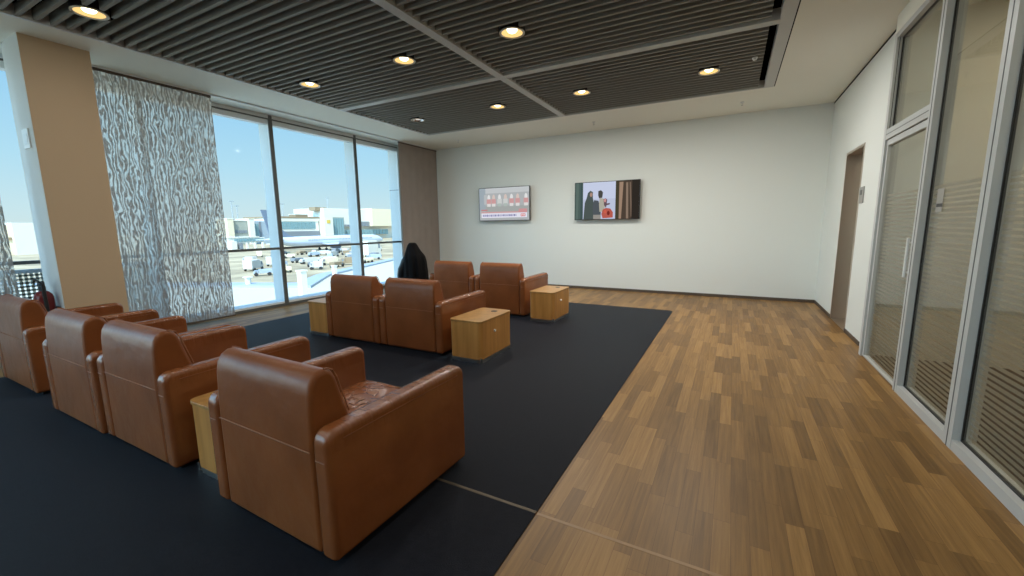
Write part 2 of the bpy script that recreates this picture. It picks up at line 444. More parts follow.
slats('trim_8', PX0+.032, -2.957, YF, 5.165); slats('trim_9', -2.823, .215, YF, 5.165)

# downlights
G = 'downlights in the dark ceiling grille'
dl = empty('ceiling_downlight', (0, 0, ZC), 'x', 'ceiling light', G)
bm = bmesh.new(); lathe(bm, (0, 0), [(.112, -.004), (.134, -.006), (.134, .004), (.112, .03)], 32)
obj('rim', bm, M['lightring'], dl)
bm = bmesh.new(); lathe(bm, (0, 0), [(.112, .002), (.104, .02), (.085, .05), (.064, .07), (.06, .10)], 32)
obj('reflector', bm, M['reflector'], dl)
bm = bmesh.new(); lathe(bm, (0, 0), [(.134, .0), (.134, .14), (.0005, .14)], 32)
obj('housing', bm, M['black'], dl)
bm = bmesh.new(); lathe(bm, (0, 0), [(.0005, .006), (.038, .008), (.052, .022), (.06, .098)], 24)
obj('bulb', bm, M['bulb'], dl)
names = {(0, 2): 'lit round downlight above the pillar, at the top left of the photo',
 (0, 1): 'lit round downlight nearest the windows, on the camera side of the cross beam',
 (1, 1): 'lit downlight left of the long ceiling beam, camera side of the cross beam',
 (2, 1): 'lit downlight right of the long ceiling beam, camera side of the cross beam',
 (3, 1): 'lit downlight at the upper photo edge, over the wood floor',
 (0, 0): 'pale unlit-looking downlight in the far window-side corner of the grille',
 (1, 0): 'lit round downlight left of the long beam, beyond the cross beam',
 (2, 0): 'lit round downlight right of the long beam, beyond the cross beam',
 (3, 0): 'lit round downlight at the right end of the grille, nearest the grey metal edge band'}
order = [k_ for k_ in names if k_ != (0, 0)]+[(0, 0)]
for q, (i, j) in enumerate(order):
    if q == 0: o = dl; o.location = (LX[i], LY[j], ZC)
    else: o = copy_tree(dl, (LX[i], LY[j], ZC))
    o['label'] = names[(i, j)]
    if (i, j) == (0, 0):
        for c in o.children:
            m_ = M['bulb_dim'] if c.name.startswith('bulb') else M['chrome'] if c.name.startswith('reflector') else None
            if m_: c.data = c.data.copy(); c.data.materials[0] = m_
W_LAMP = {0: 47, 1: 13, 2: 6, 3: 9, 4: 6, 5: 5}
for j, y in enumerate(LY):
    for i, x in enumerate(LX):
        if (i, j) == (0, 0): continue
        ld = bpy.data.lights.new('lamp', 'AREA'); ld.shape = 'DISK'; ld.size = .18
        ld.energy = W_LAMP[j]; ld.color = (1, .96, .89); ld.spread = PI
        lo = bpy.data.objects.new('lamp', ld); COL.objects.link(lo); lo.location = (x, y, ZC-.012)
# small sensor and sprinklers
bm = bmesh.new(); lathe(bm, (0, 0), [(.0005, -.03), (.02, -.03), (.028, -.012), (.03, .0)], 16)
tag(obj('ceiling_sensor', bm, M['white'], loc=(.12, 6.18, ZC+.002)), 'tiny round sensor in the ceiling grille near its right end', 'sensor')
sp0 = None
for x, y, lab in ((-5.79, 8.31, 'small white ceiling sprinkler near the brown blind panel corner'), (-2.53, 8.28, 'small white ceiling sprinkler above the television showing people at a window'), (.02, 8.24, 'small white ceiling sprinkler nearest the right wall')):
    if sp0 is None:
        sp0 = empty('sprinkler', (x, y, ZC), lab, 'sprinkler', 'ceiling sprinklers')
        bm = bmesh.new(); lathe(bm, (0, 0), [(.0005, 0), (.035, 0), (.033, -.010), (.012, -.014), (.010, -.04), (.0005, -.04)], 20); obj('rosette', bm, M['white'], sp0)
        bm = bmesh.new(); lathe(bm, (0, 0), [(.0005, -.055), (.018, -.055), (.018, -.050), (.006, -.049), (.004, -.039)], 16); obj('deflector', bm, M['chrome'], sp0)
    else: copy_tree(sp0, (x, y, ZC), lab)

# ------------------------------------------------------------------ window wall
MS = [6.71-1.885*k for k in range(8)][::-1]           # mullion centres
edges = [YF] + [y for y in MS if y > YF+.3] + [8.02]
k = 0
for a, b in zip(edges, edges[1:]):
    k += 1
    last = b == 8.02
    bm = bmesh.new()
    y1 = b if last else b-.035
    y0 = a+.035 if a > YF else a
    if not last:
        box(bm, XL-.30, XL-.018, b-.035, b+.035, 0, ZC, 0)
        box(bm, XL-.018, XL, b-.037, b+.037, .0, ZC, 1)
    else:
        box(bm, XL-.32, XL-.002, b-.002, b+.02, 0, ZC, 0); box(bm, XL-.318, XL-.02, b-.005, b-.002, 2.36, 2.372, 1)
    box(bm, XL-.10, XL-.01, y0, y1, 1.062, 1.102, 1)         # transom
    box(bm, XL-.012, XL+.004, y0, y1, 3.385, ZC, 0); box(bm, XL-.012, XL+.006, y0, y1, 3.365, 3.385, 1); box(bm, XL-.14, XL-.012, y0, y1, 3.285, 3.375, 2)
    box(bm, XL-.012, XL+.004, y0, y1, 0, .05, 1); box(bm, XL-.34, XL-.012, y0, y1, -.02, .085, 2)
    w = struct('window_%d' % k, bm, [M['alu'], M['gasket'], M['alu_w']])
    bm = bmesh.new(); box(bm, XL-.062, XL-.052, y0, y1, .085, 3.285); obj('pane', bm, M['glass'], w, smooth=False)

# hanging panel blinds
bm = bmesh.new(); box(bm, -7.015, -6.985, YF, YB, ZC-.022, ZC-.001); struct('trim_blind_track', bm, M['alu_w'])
def blind(y0, y1, label, cloth='blind'):
    e = empty('panel_blind', (-7.0, (y0+y1)/2, .07), label, 'window blind', 'sliding panel blinds')
    h = (y1-y0)/2
    bm = bmesh.new()
    n = 40
    prev = None
    for i in range(n+1):
        y = -h+2*h*i/n; x = .004*math.sin(i*.9)
        c = [bm.verts.new((x, y, .02)), bm.verts.new((x, y, ZC-.025-.07))]
        if prev: bm.faces.new((prev[0], c[0], c[1], prev[1]))
        prev = c
    obj('fabric', bm, M[cloth], e)
    bm = bmesh.new(); box(bm, -.008, .008, -h, h, 0, .022); obj('bottom_bar', bm, M['base'], e, smooth=False)
    bm = bmesh.new(); box(bm, -.010, .010, -h, h, ZC-.125, ZC-.094); obj('top_rail', bm, M['base'], e, smooth=False)
blind(2.365, 3.668, 'sheer wavy-patterned grey blind hanging beside the pillar, backlit by daylight')
blind(.12, 1.445, 'sheer wavy-patterned blind at the left edge of the photo, before the pillar')
blind(7.615, 9.03, 'plain brown panel blind hanging in the corner next to the white back wall', 'brownblind')

# things on the pillar
bm = bmesh.new(); box(bm, -.09, .09, -.014, 0, -.10, .10)
o = tag(obj('wall_switch', bm, M['white'], loc=(-6.73, 1.655, 2.43), bevel=.004), 'small white upright box high on the narrow side of the pillar', 'switch')
bm = bmesh.new(); box(bm, -.055, .055, -.017, -.014, -.06, .05); obj('cover', bm, M['alu_w'], o, smooth=False)

fe = empty('fire_extinguisher', (-6.70, 1.555, .30), 'red fire extinguisher with black handle and hose beside the pillar', 'fire extinguisher')
bm = bmesh.new(); lathe(bm, (0, 0), [(.0005, 0), (.06, 0), (.078, .015), (.078, .42), (.07, .46), (.045, .49), (.03, .50), (.0005, .50)], 28); obj('cylinder', bm, M['red'], fe)
bm = bmesh.new(); lathe(bm, (0, 0), [(.028, .495), (.028, .545), (.02, .55), (.0005, .55)], 16); box(bm, -.05, .05, -.015, .015, .53, .555); obj('valve', bm, M['black'], fe)
bm = bmesh.new(); tube(bm, [(-.02, 0, .55), (-.06, -.01, .60), (-.10, -.02, .625), (-.135, -.02, .60), (-.14, -.02, .565)], .011); tube(bm, [(.0, 0, .555), (-.03, -.005, .585), (-.09, -.01, .56)], .009); obj('handle', bm, M['black'], fe)
bm = bmesh.new(); tube(bm, [(.03, 0, .53), (.075, -.01, .60), (.10, -.015, .58), (.105, -.015, .45), (.10, -.01, .25), (.095, -.01, .08)], .017); obj('hose', bm, M['black'], fe)
bm = bmesh.new(); box(bm, -.085, .085, .06, .099, .28, .31); obj('bracket', bm, M['black'], fe)

# ------------------------------------------------------------------ right glazed partition
PX, ZT = GX+.047, 3.272              # pane plane, top of the frame
post = lambda bm, y0, y1, x0=GX: (box(bm, x0, XR+.03, y0, y1, 0, ZT), box(bm, x0-.002, x0, (y0+y1)/2-.004, (y0+y1)/2+.004, 0, ZT-.002, 1))
posts = [(4.485, 4.575), (3.480, 3.590), (2.38, 2.49), (1.25, 1.36), (.1, .21), (-1.0, -.89), (-2.1, -1.99), (-3.2, -3.09), (-4.3, -4.19), (-5.4, -5.29)]
bm = bmesh.new()
box(bm, GX, PX+.012, 5.62, 5.685, 0, ZT, 0); box(bm, PX+.012, XR+.03, 5.632, 5.742, 0, ZT, 0); box(bm, GX+.02, GX+.026, 5.617, 5.62, 0, ZT, 1)
for p in posts: post(bm, *p)
ends = [5.62]+[v for p in posts for v in (p[1], p[0])]
for a, b in zip(ends[0::2], ends[1::2]):
    box(bm, GX+.002, XR+.03, b, a, 3.222, ZT)
    if a < 5: box(bm, GX+.002, XR+.03, b, a, 0, .066)
box(bm, GX+.002, XR+.03, 4.575, 5.62, 2.262, 2.36); box(bm, GX, GX+.002, 4.575, 5.62, 2.308, 2.314, 1)
struct('trim_10', bm, [M['post'], M['gasket']])
bm = bmesh.new(); box(bm, GX, XR+.07, YF, 5.685, ZT, ZC); box(bm, XR-.001, XR+.07, 5.685, 5.742, ZT, ZC); struct('wall_bulkhead', bm, M['ceiling'])
wi = k
def glazed(y0, y1, z0, z1, film=True, m0=.045):
    global wi
    wi += 1
    bm = bmesh.new()
    g = .011
    for (a, b, c, d) in ((y0, y0+g, z0, z1), (y1-g, y1, z0, z1), (y0+g, y1-g, z0, z0+g), (y0+g, y1-g, z1-g, z1)): box(bm, PX-.004, PX+.014, a, b, c, d)
    w = struct('window_%d' % wi, bm, M['black'])
    bm = bmesh.new(); box(bm, PX, PX+.008, y0+g, y1-g, z0+g, z1-g); obj('pane', bm, M['pglass'], w, smooth=False)
    if film:
        bm = bmesh.new(); vs = [bm.verts.new(p) for p in ((PX+.0095, y0+m0, z0+.03), (PX+.0095, y1-m0, z0+.03), (PX+.0095, y1-m0, 1.725), (PX+.0095, y0+m0, 1.725))]
        bm.faces.new(vs); obj('frosted_film', bm, M['film'], w, smooth=False)
    return w
glazed(4.575, 5.62, 2.36, 3.222, False)
for a, b in list(zip(ends[0::2], ends[1::2]))[1:]:
    glazed(b, a, .066, 3.222)
# glass door leaf
bm = bmesh.new()
for (a, b, c, d) in ((4.58, 4.615, .008, 2.255), (5.575, 5.615, .008, 2.255), (4.615, 5.575, 2.20, 2.255), (4.615, 5.575, .008, .022)): box(bm, GX+.018, PX+.02, a, b, c, d)
dr = struct('door_2', bm, M['post'])
bm = bmesh.new(); box(bm, PX-.006, PX+.002, 4.615, 5.575, .022, 2.20); obj('pane', bm, M['pglass'], dr, smooth=False)
bm = bmesh.new(); vs = [bm.verts.new(p) for p in ((PX+.0035, 4.65, .05), (PX+.0035, 5.54, .05), (PX+.0035, 5.54, 1.725), (PX+.0035, 4.65, 1.725))]; bm.faces.new(vs); obj('frosted_film', bm, M['film'], dr, smooth=False)
bm = bmesh.new(); tube(bm, [(GX-.012, 4.605, .98), (GX-.012, 4.605, 1.31)], .011, 12); tube(bm, [(GX-.012, 4.605, 1.02), (GX+.02, 4.605, 1.02)], .007); tube(bm, [(GX-.012, 4.605, 1.27), (GX+.02, 4.605, 1.27)], .007); obj('handle', bm, M['white'], dr)

# small plates
bm = bmesh.new(); box(bm, -.014, 0, -.09, .09, -.10, .10)
o = tag(obj('call_panel', bm, M['alu_d'], loc=(XR, 6.66, 1.775), bevel=.003), 'small grey call panel on the white wall between steel doorway and glass door', 'wall panel')
bm = bmesh.new(); box(bm, -.017, -.014, -.04, .04, .0, .06); obj('display', bm, M['gasket'], o, smooth=False)
bm = bmesh.new(); box(bm, -.003, 0, -.055, .055, -.085, .085)
o = tag(obj('notice', bm, simple('notice_paper', (.34, .33, .30), .6), loc=(PX-.001, 4.28, 1.60)), 'pale paper notice with a black bar on the partition glass beside the door', 'notice')
bm = bmesh.new(); box(bm, -.0045, -.003, -.05, .045, -.05, -.025); obj('black_bar', bm, M['black'], o, smooth=False)

# adjacent room behind the partition
bm = bmesh.new(); box(bm, XR+.02, 4.7, YF, 5.72, -.2, -.002); box(bm, GX, XR+.02, YF, 5.66, -.2, -.001); struct('floor_next_room', bm, M['nextfloor'])
bm = bmesh.new(); box(bm, 3.4, 3.5, YF, 5.8, 0, 3.5); box(bm, XR+.07, 3.5, 5.742, 5.82, -.1, 3.5); struct('wall_next_room', bm, M['nextwall'])
bm = bmesh.new(); box(bm, XR+.0, 3.6, YF, 5.80, ZC+.001, ZC+.08); struct('ceiling_next_room', bm, M['nextwall'])
for y in (4.6, 2.0, -.6):
    ld = bpy.data.lights.new('next_room_lamp', 'AREA'); ld.shape = 'RECTANGLE'; ld.size = .6; ld.size_y = .6; ld.energy = 17; ld.color = (1, .93, .76)
    lo = bpy.data.objects.new('next_room_lamp', ld); COL.objects.link(lo); lo.location = (2.5, y, ZC-.03)

# ------------------------------------------------------------------ televisions
def tv(name, x0, x1, z0, z1, label, shapes):
    cx, cz = (x0+x1)/2, (z0+z1)/2; w, h = (x1-x0)/2, (z1-z0)/2
    e = empty(name, (cx, YB, cz), label, 'television', 'wall televisions')
    bm = bmesh.new(); box(bm, -w, w, -.125, -.085, -h, h); obj('casing', bm, M['black'], e, bevel=.004, smooth=True)
    bm = bmesh.new(); box(bm, -w*.55, w*.55, -.085, -.055, -h*.55, h*.55); box(bm, -.14, .14, -.055, 0, -.14, .14); obj('wall_mount', bm, M['black'], e, smooth=False)
    mats, bm = [], bmesh.new()
    bz = .012
    sw, sh = w-bz, h-bz
    for i, (pts, col) in enumerate(shapes):
        mats.append(emit('screen_tone', srgb(*col), SCREEN))
        y = -.1255-.0002*i
        f = bm.faces.new([bm.verts.new((-sw+2*sw*u, y, sh-2*sh*v)) for u, v in pts]); f.material_index = i
    me = bpy.data.meshes.new('screen'); bm.to_mesh(me); bm.free()
    for m in mats: me.materials.append(m)
    o = bpy.data.objects.new('screen', me); COL.objects.link(o); o.parent = e
SCREEN = .95
R4 = lambda a, b, c, d: [(a, b), (c, b), (c, d), (a, d)]
def blob(cx, cy, rx, ry, n=14): return [(cx+rx*math.cos(2*PI*i/n), cy+ry*math.sin(2*PI*i/n)) for i in range(n)]
news = [(R4(0, 0, 1, 1), (176, 180, 182)), (R4(0, 0, 1, .16), (196, 200, 202)), (R4(0, 0, .13, .7), (160, 172, 180)), (R4(.13, .55, 1, .76), (166, 170, 168)), (R4(.10, .2, .16, .5), (186, 190, 192))]
for i, cx in enumerate((.20, .30, .42, .54, .66, .78, .94)):
    red = i in (0, 1, 4, 5, 6)
    news += [(blob(cx, .30, .030, .10), (214, 196, 188) if i % 2 else (225, 226, 226)),
             (R4(cx-.045, .34, cx+.045, .50), (206, 158, 158) if red else (205, 208, 206)),
             (R4(cx-.036, .48, cx+.036, .57), (222, 220, 218) if red else (176, 188, 182))]
news += [(R4(.04, .735, 1-.04, .775), (205, 160, 160)), (R4(.04, .775, .96, .92), (228, 228, 240)), (R4(.80, .66, .96, .77), (206, 150, 152)), (R4(.04, .66, .17, .70), (196, 130, 132))]
x = .07
while x < .76:
    w = random.choice((.012, .02, .028)); news.append((R4(x, .82, x+w, .88), (132, 132, 178))); x += w+.010
news += [(R4(.84, .81, .93, .89), (214, 96, 104))]
for q in range(3): news.append((R4(.85+q*.027, .83, .868+q*.027, .87), (240, 236, 236)))
tv('television', -5.648, -4.245, 1.572, 2.374, 'wall television showing a pale studio picture with a white news ticker', news)
show = [(R4(0, 0, 1, 1), (190, 198, 222)), (R4(.13, 0, .66, .45), (200, 208, 232)), (R4(0, 0, .13, 1), (78, 96, 92)), ([(.02, 0), (.06, 0), (.05, 1), (.01, 1)], (92, 110, 104)), ([(.09, 0), (.11, 0), (.125, 1), (.09, 1)], (66, 84, 84)),
        (R4(.645, 0, 1, 1), (78, 66, 56)), (R4(.645, 0, .69, 1), (70, 66, 50)), ([(.70, .03), (.76, .03), (.735, 1), (.70, 1)], (158, 132, 112)), ([(.80, .05), (.83, .05), (.845, 1), (.81, 1)], (140, 120, 104)), ([(.85, .05), (.87, .05), (.90, .95), (.88, .95)], (120, 102, 88)), (R4(.89, 0, 1, 1), (48, 43, 38)),
        ([(.21, .28), (.25, .22), (.29, .26), (.29, .42), (.31, .60), (.35, 1), (.14, 1), (.16, .55), (.19, .42)], (78, 88, 86)), (blob(.262, .33, .022, .06), (172, 140, 126)),
        ([(.31, .48), (.38, .50), (.42, .72), (.42, 1), (.30, 1), (.29, .65)], (82, 88, 94)),
        ([(.375, .24), (.42, .22), (.45, .28), (.44, .42), (.39, .44), (.375, .36)], (74, 74, 72)), ([(.40, .42), (.46, .45), (.49, .6), (.47, .8), (.40, .8), (.39, .6)], (176, 172, 158)),
        ([(.46, .46), (.49, .44), (.52, .48), (.51, .58), (.56, .57), (.56, .61), (.51, .63), (.50, .70), (.47, .62)], (104, 84, 92)), (blob(.485, .50, .018, .05), (206, 150, 150)),
        (R4(.30, .88, .42, 1), (150, 146, 140)), ([(.45, .74), (.50, .70), (.57, .72), (.61, .82), (.61, .96), (.45, .98), (.43, .86)], (184, 92, 80)), (blob(.54, .84, .022, .06), (120, 44, 40)), (blob(.49, .80, .02, .05), (206, 96, 78))]
tv('television', -3.138, -1.725, 1.555, 2.365, 'wall television showing dark figures at a bright window between curtains', show)

# ------------------------------------------------------------------ armchair
def make_chair():
    e = empty('leather_armchair', (0, 0, .006), 'x', 'armchair', 'brown leather armchairs')
    L_ = M['leather']; H = .48         # half depth; rear at -H
    # backrest
    prof = [(-.474, .028), (-.474, .50), (-.472, .62), (-.467, .745), (-.458, .792), (-.438, .827), (-.405, .846), (-.373, .846), (-.348, .832), (-.328, .795), (-.302, .70), (-.276, .615), (-.245, .50), (-.215, .40), (-.215, .028)]
    bm = bmesh.new(); prism(bm, prof, -.370, .370)
    back = obj('backrest', bm, L_, e, bevel=.022, seg=4)
    bm = bmesh.new(); tube(bm, [(-.355, -.4775, .506), (.355, -.4775, .506)], .0028, 6); obj('stitched_seam', bm, M['thread'], back)
    front = [(-.383, .848), (-.365, .845), (-.341, .832), (-.321, .795), (-.295, .70), (-.269, .615)]
    for s in (-1, 1):
        bm = bmesh.new(); tube(bm, [(s*.359, y, z) for y, z in front], .004, 6); obj('piping', bm, M['thread'], back)
    # arms
    for s in (-1, 1):
        x0, x1 = (s*.374, s*.474) if s > 0 else (s*.474, s*.374)
        pts = []
        def arc(cy, cz, r, a0, a1, n=6):
            for i in range(n+1):
                a = a0+(a1-a0)*i/n; pts.append((cy+r*math.cos(a), cz+r*math.sin(a)))
        pts += [(.474, .026)]
        arc(.412, .562, .062, 0, PI/2); arc(-.418, .556, .062, PI/2, PI)
        pts += [(-.48, .026)]
        bm = bmesh.new(); prism(bm, pts, x0, x1)
        a = obj('armrest', bm, M['crease'], e, bevel=.028, seg=5)
        bm = bmesh.new(); tube(bm, [(x0+.02, -.4812, .485), (x1-.02, -.4812, .485)], .0022, 6); obj('stitched_seam', bm, M['thread'], a)
        # seam line along the outer side below the rounded top
        xs = s*.4748
        bm = bmesh.new(); tube(bm, [(xs, -.40, .570), (xs, .10, .575), (xs, .40, .577)], .0022, 6); obj('side_seam', bm, L_, a)
    # seat cushion: crowned grid with sat-in creases
    bm = bmesh.new(); nx, ny = 30, 34
    rows = []
    for j in range(ny+1):
        r = []
        for i in range(nx+1):
            u, v = i/nx*2-1, j/ny*2-1
            x = u*.368; y = .105+v*.345
            ed = (1-abs(u)**6)*(1-abs(v)**8)
            z = .385+.045*ed - .012*math.exp(-(u*u+v*v)*2)
            z += .0035*math.sin(9*u+5*math.sin(4*v))*ed+.003*math.sin(13*v+6*u*v)*ed
            r.append(bm.verts.new((x, y, z)))
        rows.append(r)
    for j in range(ny):
        for i in range(nx): bm.faces.new((rows[j][i], rows[j][i+1], rows[j+1][i+1], rows[j+1][i]))
    rim = [rows[0][i] for i in range(nx+1)]+[rows[j][nx] for j in range(1, ny+1)]+[rows[ny][i] for i in range(nx-1, -1, -1)]+[rows[j][0] for j in range(ny-1, 0, -1)]
    low = [bm.verts.new((v.co.x, v.co.y, .27)) for v in rim]
    for i in range(len(rim)): bm.faces.new((rim[i], low[i], low[(i+1) % len(rim)], rim[(i+1) % len(rim)]))
    bm.faces.new(low)
    obj('seat', bm, M['seatl'], e)
    bm = bmesh.new(); box(bm, -.366, .366, -.21, .44, .028, .262); obj('front_panel', bm, L_, e, bevel=.02, seg=3)
    bm = bmesh.new(); box(bm, -.42, .42, -.43, .42, 0, .0275); obj('plinth', bm, M['black'], e, smooth=False)
    return e
def seat_mat(base):
    m = base.copy(); m.name = 'worn_seat_leather'
    N, L = m.node_tree.nodes, m.node_tree.links
    b = N['Principled BSDF']; b.inputs['Roughness'].default_value = .24; b.inputs['Specular IOR Level'].default_value = .8
    old = b.inputs['Normal'].links[0].from_node
    tc = N.new('ShaderNodeTexCoord'); v = N.new('ShaderNodeTexVoronoi'); v.feature = 'DISTANCE_TO_EDGE'; v.inputs['Scale'].default_value = 9
    n = N.new('ShaderNodeTexNoise'); n.inputs['Scale'].default_value = 6; L.new(tc.outputs['Object'], n.inputs['Vector'])
    mx = N.new('ShaderNodeMixRGB'); mx.inputs['Fac'].default_value = .35; L.new(tc.outputs['Object'], mx.inputs['Color1']); L.new(n.outputs['Color'], mx.inputs['Color2'])
    L.new(mx.outputs[0], v.inputs['Vector'])
    r = N.new('ShaderNodeMapRange'); r.inputs['From Max'].default_value = .08; L.new(v.outputs['Distance'], r.inputs['Value'])
    bp = N.new('ShaderNodeBump'); bp.inputs['Strength'].default_value = .5; bp.inputs['Distance'].default_value = .008
    L.new(r.outputs[0], bp.inputs['Height']); L.new(old.outputs['Normal'], bp.inputs['Normal']); L.new(bp.outputs['Normal'], b.inputs['Normal'])
    return m
M['seatl'] = seat_mat(M['leather'])
chair = make_chair()
spots = [(-1.862, 1.508, 'brown leather armchair nearest to the camera, standing alone right of a small oak table'),
         (-3.316, 1.540, 'brown leather armchair in the near row, just left of the nearest oak table'),
         (-4.275, 1.520, 'brown leather armchair of the near touching pair, on the window side'),
         (-5.790, 1.565, 'brown leather armchair at the left photo edge, in front of the fire extinguisher'),
         (-3.252, 4.045, 'brown leather armchair of the middle pair, touching the oak table with visible knob'),
         (-4.207, 4.045, 'brown leather armchair of the middle pair, on the window side'),
         (-3.297, 6.225, 'brown leather armchair of the farthest pair, beside the farthest oak table'),
         (-4.252, 6.225, 'brown leather armchair of the farthest pair, next to the black coat')]
for i, (x, y, lab) in enumerate(spots):
    if i == 0: chair.location = (x, y, .006); chair.rotation_euler.z = -.022; chair['label'] = lab
    else: copy_tree(chair, (x, y, .006), lab).rotation_euler.z = 0

# ------------------------------------------------------------------ oak side tables
def make_table():
    e = empty('oak_side_table', (0, 0, .006), 'x', 'side table', 'oak side tables')
    bm = bmesh.new(); prism(bm, rrect(-.200, .200, -.337, .337, .045), .042, .436, 'z'); body = obj('body', bm, M['oak'], e)
    bm = bmesh.new(); prism(bm, rrect(-.206, .206, -.344, .344, .05), .4365, .457, 'z'); top = obj('top', bm, M['oaktop'], e, bevel=.003)
    bm = bmesh.new(); cyl(bm, (0.05, .20), .038, .038, .4565, .4595, 24); g = obj('cable_grommet', bm, M['black'], top)
    bm = bmesh.new(); prism(bm, rrect(-.195, .195, -.331, .331, .042), .0, .0415, 'z'); obj('plinth', bm, M['plinth'], e)
    bm = bmesh.new(); prism(bm, rrect(-.30, .30, .062, .415, .01, 2), .1998, .2015, 'x'); dr = obj('door', bm, M['oak'], e, smooth=False)
    bm = bmesh.new(); cyl(bm, (-.06, .305), .016, .012, .2015, .217, 16, 'x'); obj('knob', bm, M['white'], dr)
    for sx, sy in ((1, -1), (-1, -1), (1, 1), (-1, 1)):
        bm = bmesh.new(); cyl(bm, (sx*.190, sy*.327), .010, .010, 0, .060, 12); obj('foot', bm, M['chrome'], e)
    return e
tb = make_table()
for i, (x, y, lab) in enumerate([(-2.455, 3.880, 'small oak side table at the right end of the middle pair of chairs'),
                                 (-2.470, 5.925, 'small oak side table at the right end of the farthest pair of chairs'),
                                 (-2.564, 1.475, 'small oak side table mostly hidden between the nearest chair and its left neighbour'),
                                 (-4.903, 3.94, 'small oak side table at the window end of the middle pair of chairs')]):
    if i == 0: tb.location = (x, y, .006); tb['label'] = lab
    else: copy_tree(tb, (x, y, .006), lab)

# ------------------------------------------------------------------ black coat heap
ct = empty('black_coat', (-5.32, 6.02, .006), 'black coat draped in a tall peaked heap, in front of the brown panel blind', 'coat')
lev = [(1.150, -.02, .06), (1.140, -.055, .085), (1.10, -.085, .115), (1.05, -.105, .145), (.99, -.125, .185), (.93, -.14, .24), (.88, -.15, .275), (.80, -.155, .29), (.6, -.165, .295), (.4, -.18, .30), (.2, -.20, .31), (.0, -.22, .32)]
bm = bmesh.new(); rings = []; n = 64
for z, l, r in lev:
    cx, rx = (l+r)/2, (r-l)/2; ry = min(rx*.8, .20); ring = []
    for i in range(n):
        a = 2*PI*i/n; f = 1+(.03+.05*(1.15-z))*math.sin(9*a+2*math.sin(3*z+a))+.03*math.sin(17*a+4*z)
        ring.append(bm.verts.new((cx+rx*f*math.cos(a), ry*f*math.sin(a), z)))
    rings.append(ring)
bm.faces.new(rings[0])
for a, b in zip(rings, rings[1:]):
    for i in range(n): bm.faces.new((a[i], a[(i+1) % n], b[(i+1) % n], b[i]))
obj('coat_body', bm, M['coat'], ct)
bm = bmesh.new(); rings = []; n = 28
for z, c, r in [(.90, -.14, .01), (.885, -.145, .04), (.83, -.165, .065), (.75, -.195, .08), (.66, -.225, .09), (.54, -.265, .09), (.42, -.28, .085), (.32, -.28, .075), (.29, -.28, .045)]:
    rings.append([bm.verts.new((c+r*(1+.09*math.sin(z*40))*math.cos(2*PI*i/n), -.02+r*(1+.09*math.sin(z*40+1))*math.sin(2*PI*i/n), z)) for i in range(n)])
bm.faces.new(rings[0]); bm.faces.new(rings[-1])
for a, b in zip(rings, rings[1:]):
    for i in range(n): bm.faces.new((a[i], a[(i+1) % n], b[(i+1) % n], b[i]))
obj('sleeve', bm, M['coat_b'], ct)

# ------------------------------------------------------------------ outside: apron, terminals, aircraft
X = {}
X['apron'] = simple('sandy_concrete', (.40, .325, .205), .9, var=.35, vscale=.09)
X['roof'] = simple('white_roof_membrane', (.52, .505, .42), .8)
X['bluegrey'] = simple('blue_grey_metal', (.34, .40, .47), .6)
X['cream'] = simple('cream_render', (.72, .63, .45), .8)
X['wht'] = simple('white_cladding', (.70, .67, .59), .8)
X['veh'] = simple('vehicle_white', (.55, .54, .50), .5)
X['green'] = simple('grey_green_cladding', (.33, .34, .29), .8)
X['blue'] = simple('pale_blue_cladding', (.34, .40, .45), .7)
X['pane'] = simple('tinted_facade_glass', (.20, .32, .34), .25)
X['dgrey'] = simple('dark_grey_panels', (.20, .22, .24), .7)
X['rbrown'] = simple('brown_roof_edge', (.28, .21, .13), .8)
X['plane'] = simple('aircraft_white', (.55, .60, .68), .35)
X['tail'] = simple('aircraft_blue_grey', (.16, .20, .27), .4)
X['mast'] = simple('galvanised_mast', (.34, .38, .40), .6)
X['tyre'] = simple('dark_tyre', (.03, .03, .03), .9)
X['yel'] = simple('yellow_sign', (.62, .45, .08), .7)
GZ = -9.5
bm = bmesh.new(); box(bm, -1500, -8.5, -900, 1500, GZ-1, GZ); struct('ground_apron', bm, X['apron'])
edge = [(-60, 6.8), (-27.7, 20.0), (-33.0, 25.9), (-39.0, 39.5), (-48, 60)]
bm = bmesh.new(); prism(bm, [(-7.76, -30), (-7.76, 60)]+edge[::-1]+[(-60, -30)], -3.6, -3.0, 'z'); struct('roof_terrace', bm, X['roof'])
bm = bmesh.new(); prism(bm, edge+[(-49, 59.5), (-40.0, 39.1), (-34.0, 25.2), (-30.4, 20.7), (-60.5, 8.4)], -3.6, -2.82, 'z'); struct('roof_parapet', bm, X['bluegrey'])

def bld(name, label, boxes, cat='airport building', group='terminal buildings beyond the apron'):
    """boxes: (part name, material, y0, y1, z0, z1, x front, depth)"""
    y0 = min(b[2] for b in boxes); y1 = max(b[3] for b in boxes); xf = max(b[6] for b in boxes)
    e = empty(name, (xf, (y0+y1)/2, GZ), label, cat, group)
    for (pn, m, a, b, c, d, x, dep) in boxes:
        bm = bmesh.new(); box(bm, x-dep-xf, x-xf, a-(y0+y1)/2, b-(y0+y1)/2, c-GZ, d-GZ); obj(pn, bm, X[m], e, smooth=False)
    return e
def windows_row(e, y0, y1, z0, z1, x, n, m='pane'):
    ex, ey = e.location.x, e.location.y
    w = (y1-y0)/n
    for i in range(n):
        bm = bmesh.new(); box(bm, x-ex-.2, x-ex+.3, y0+i*w+w*.08-ey, y0+(i+1)*w-w*.08-ey, z0-GZ, z1-GZ); obj('window', bm, X[m], e, smooth=False)
bld('tower_block', 'cream tower block beyond the apron, just right of the patterned blind', [('wall', 'cream', 158.6, 162.6, GZ, 8.1, -300, 14), ('roof_edge', 'wht', 158.4, 162.8, 8.1, 8.7, -299.8, 14.4)])
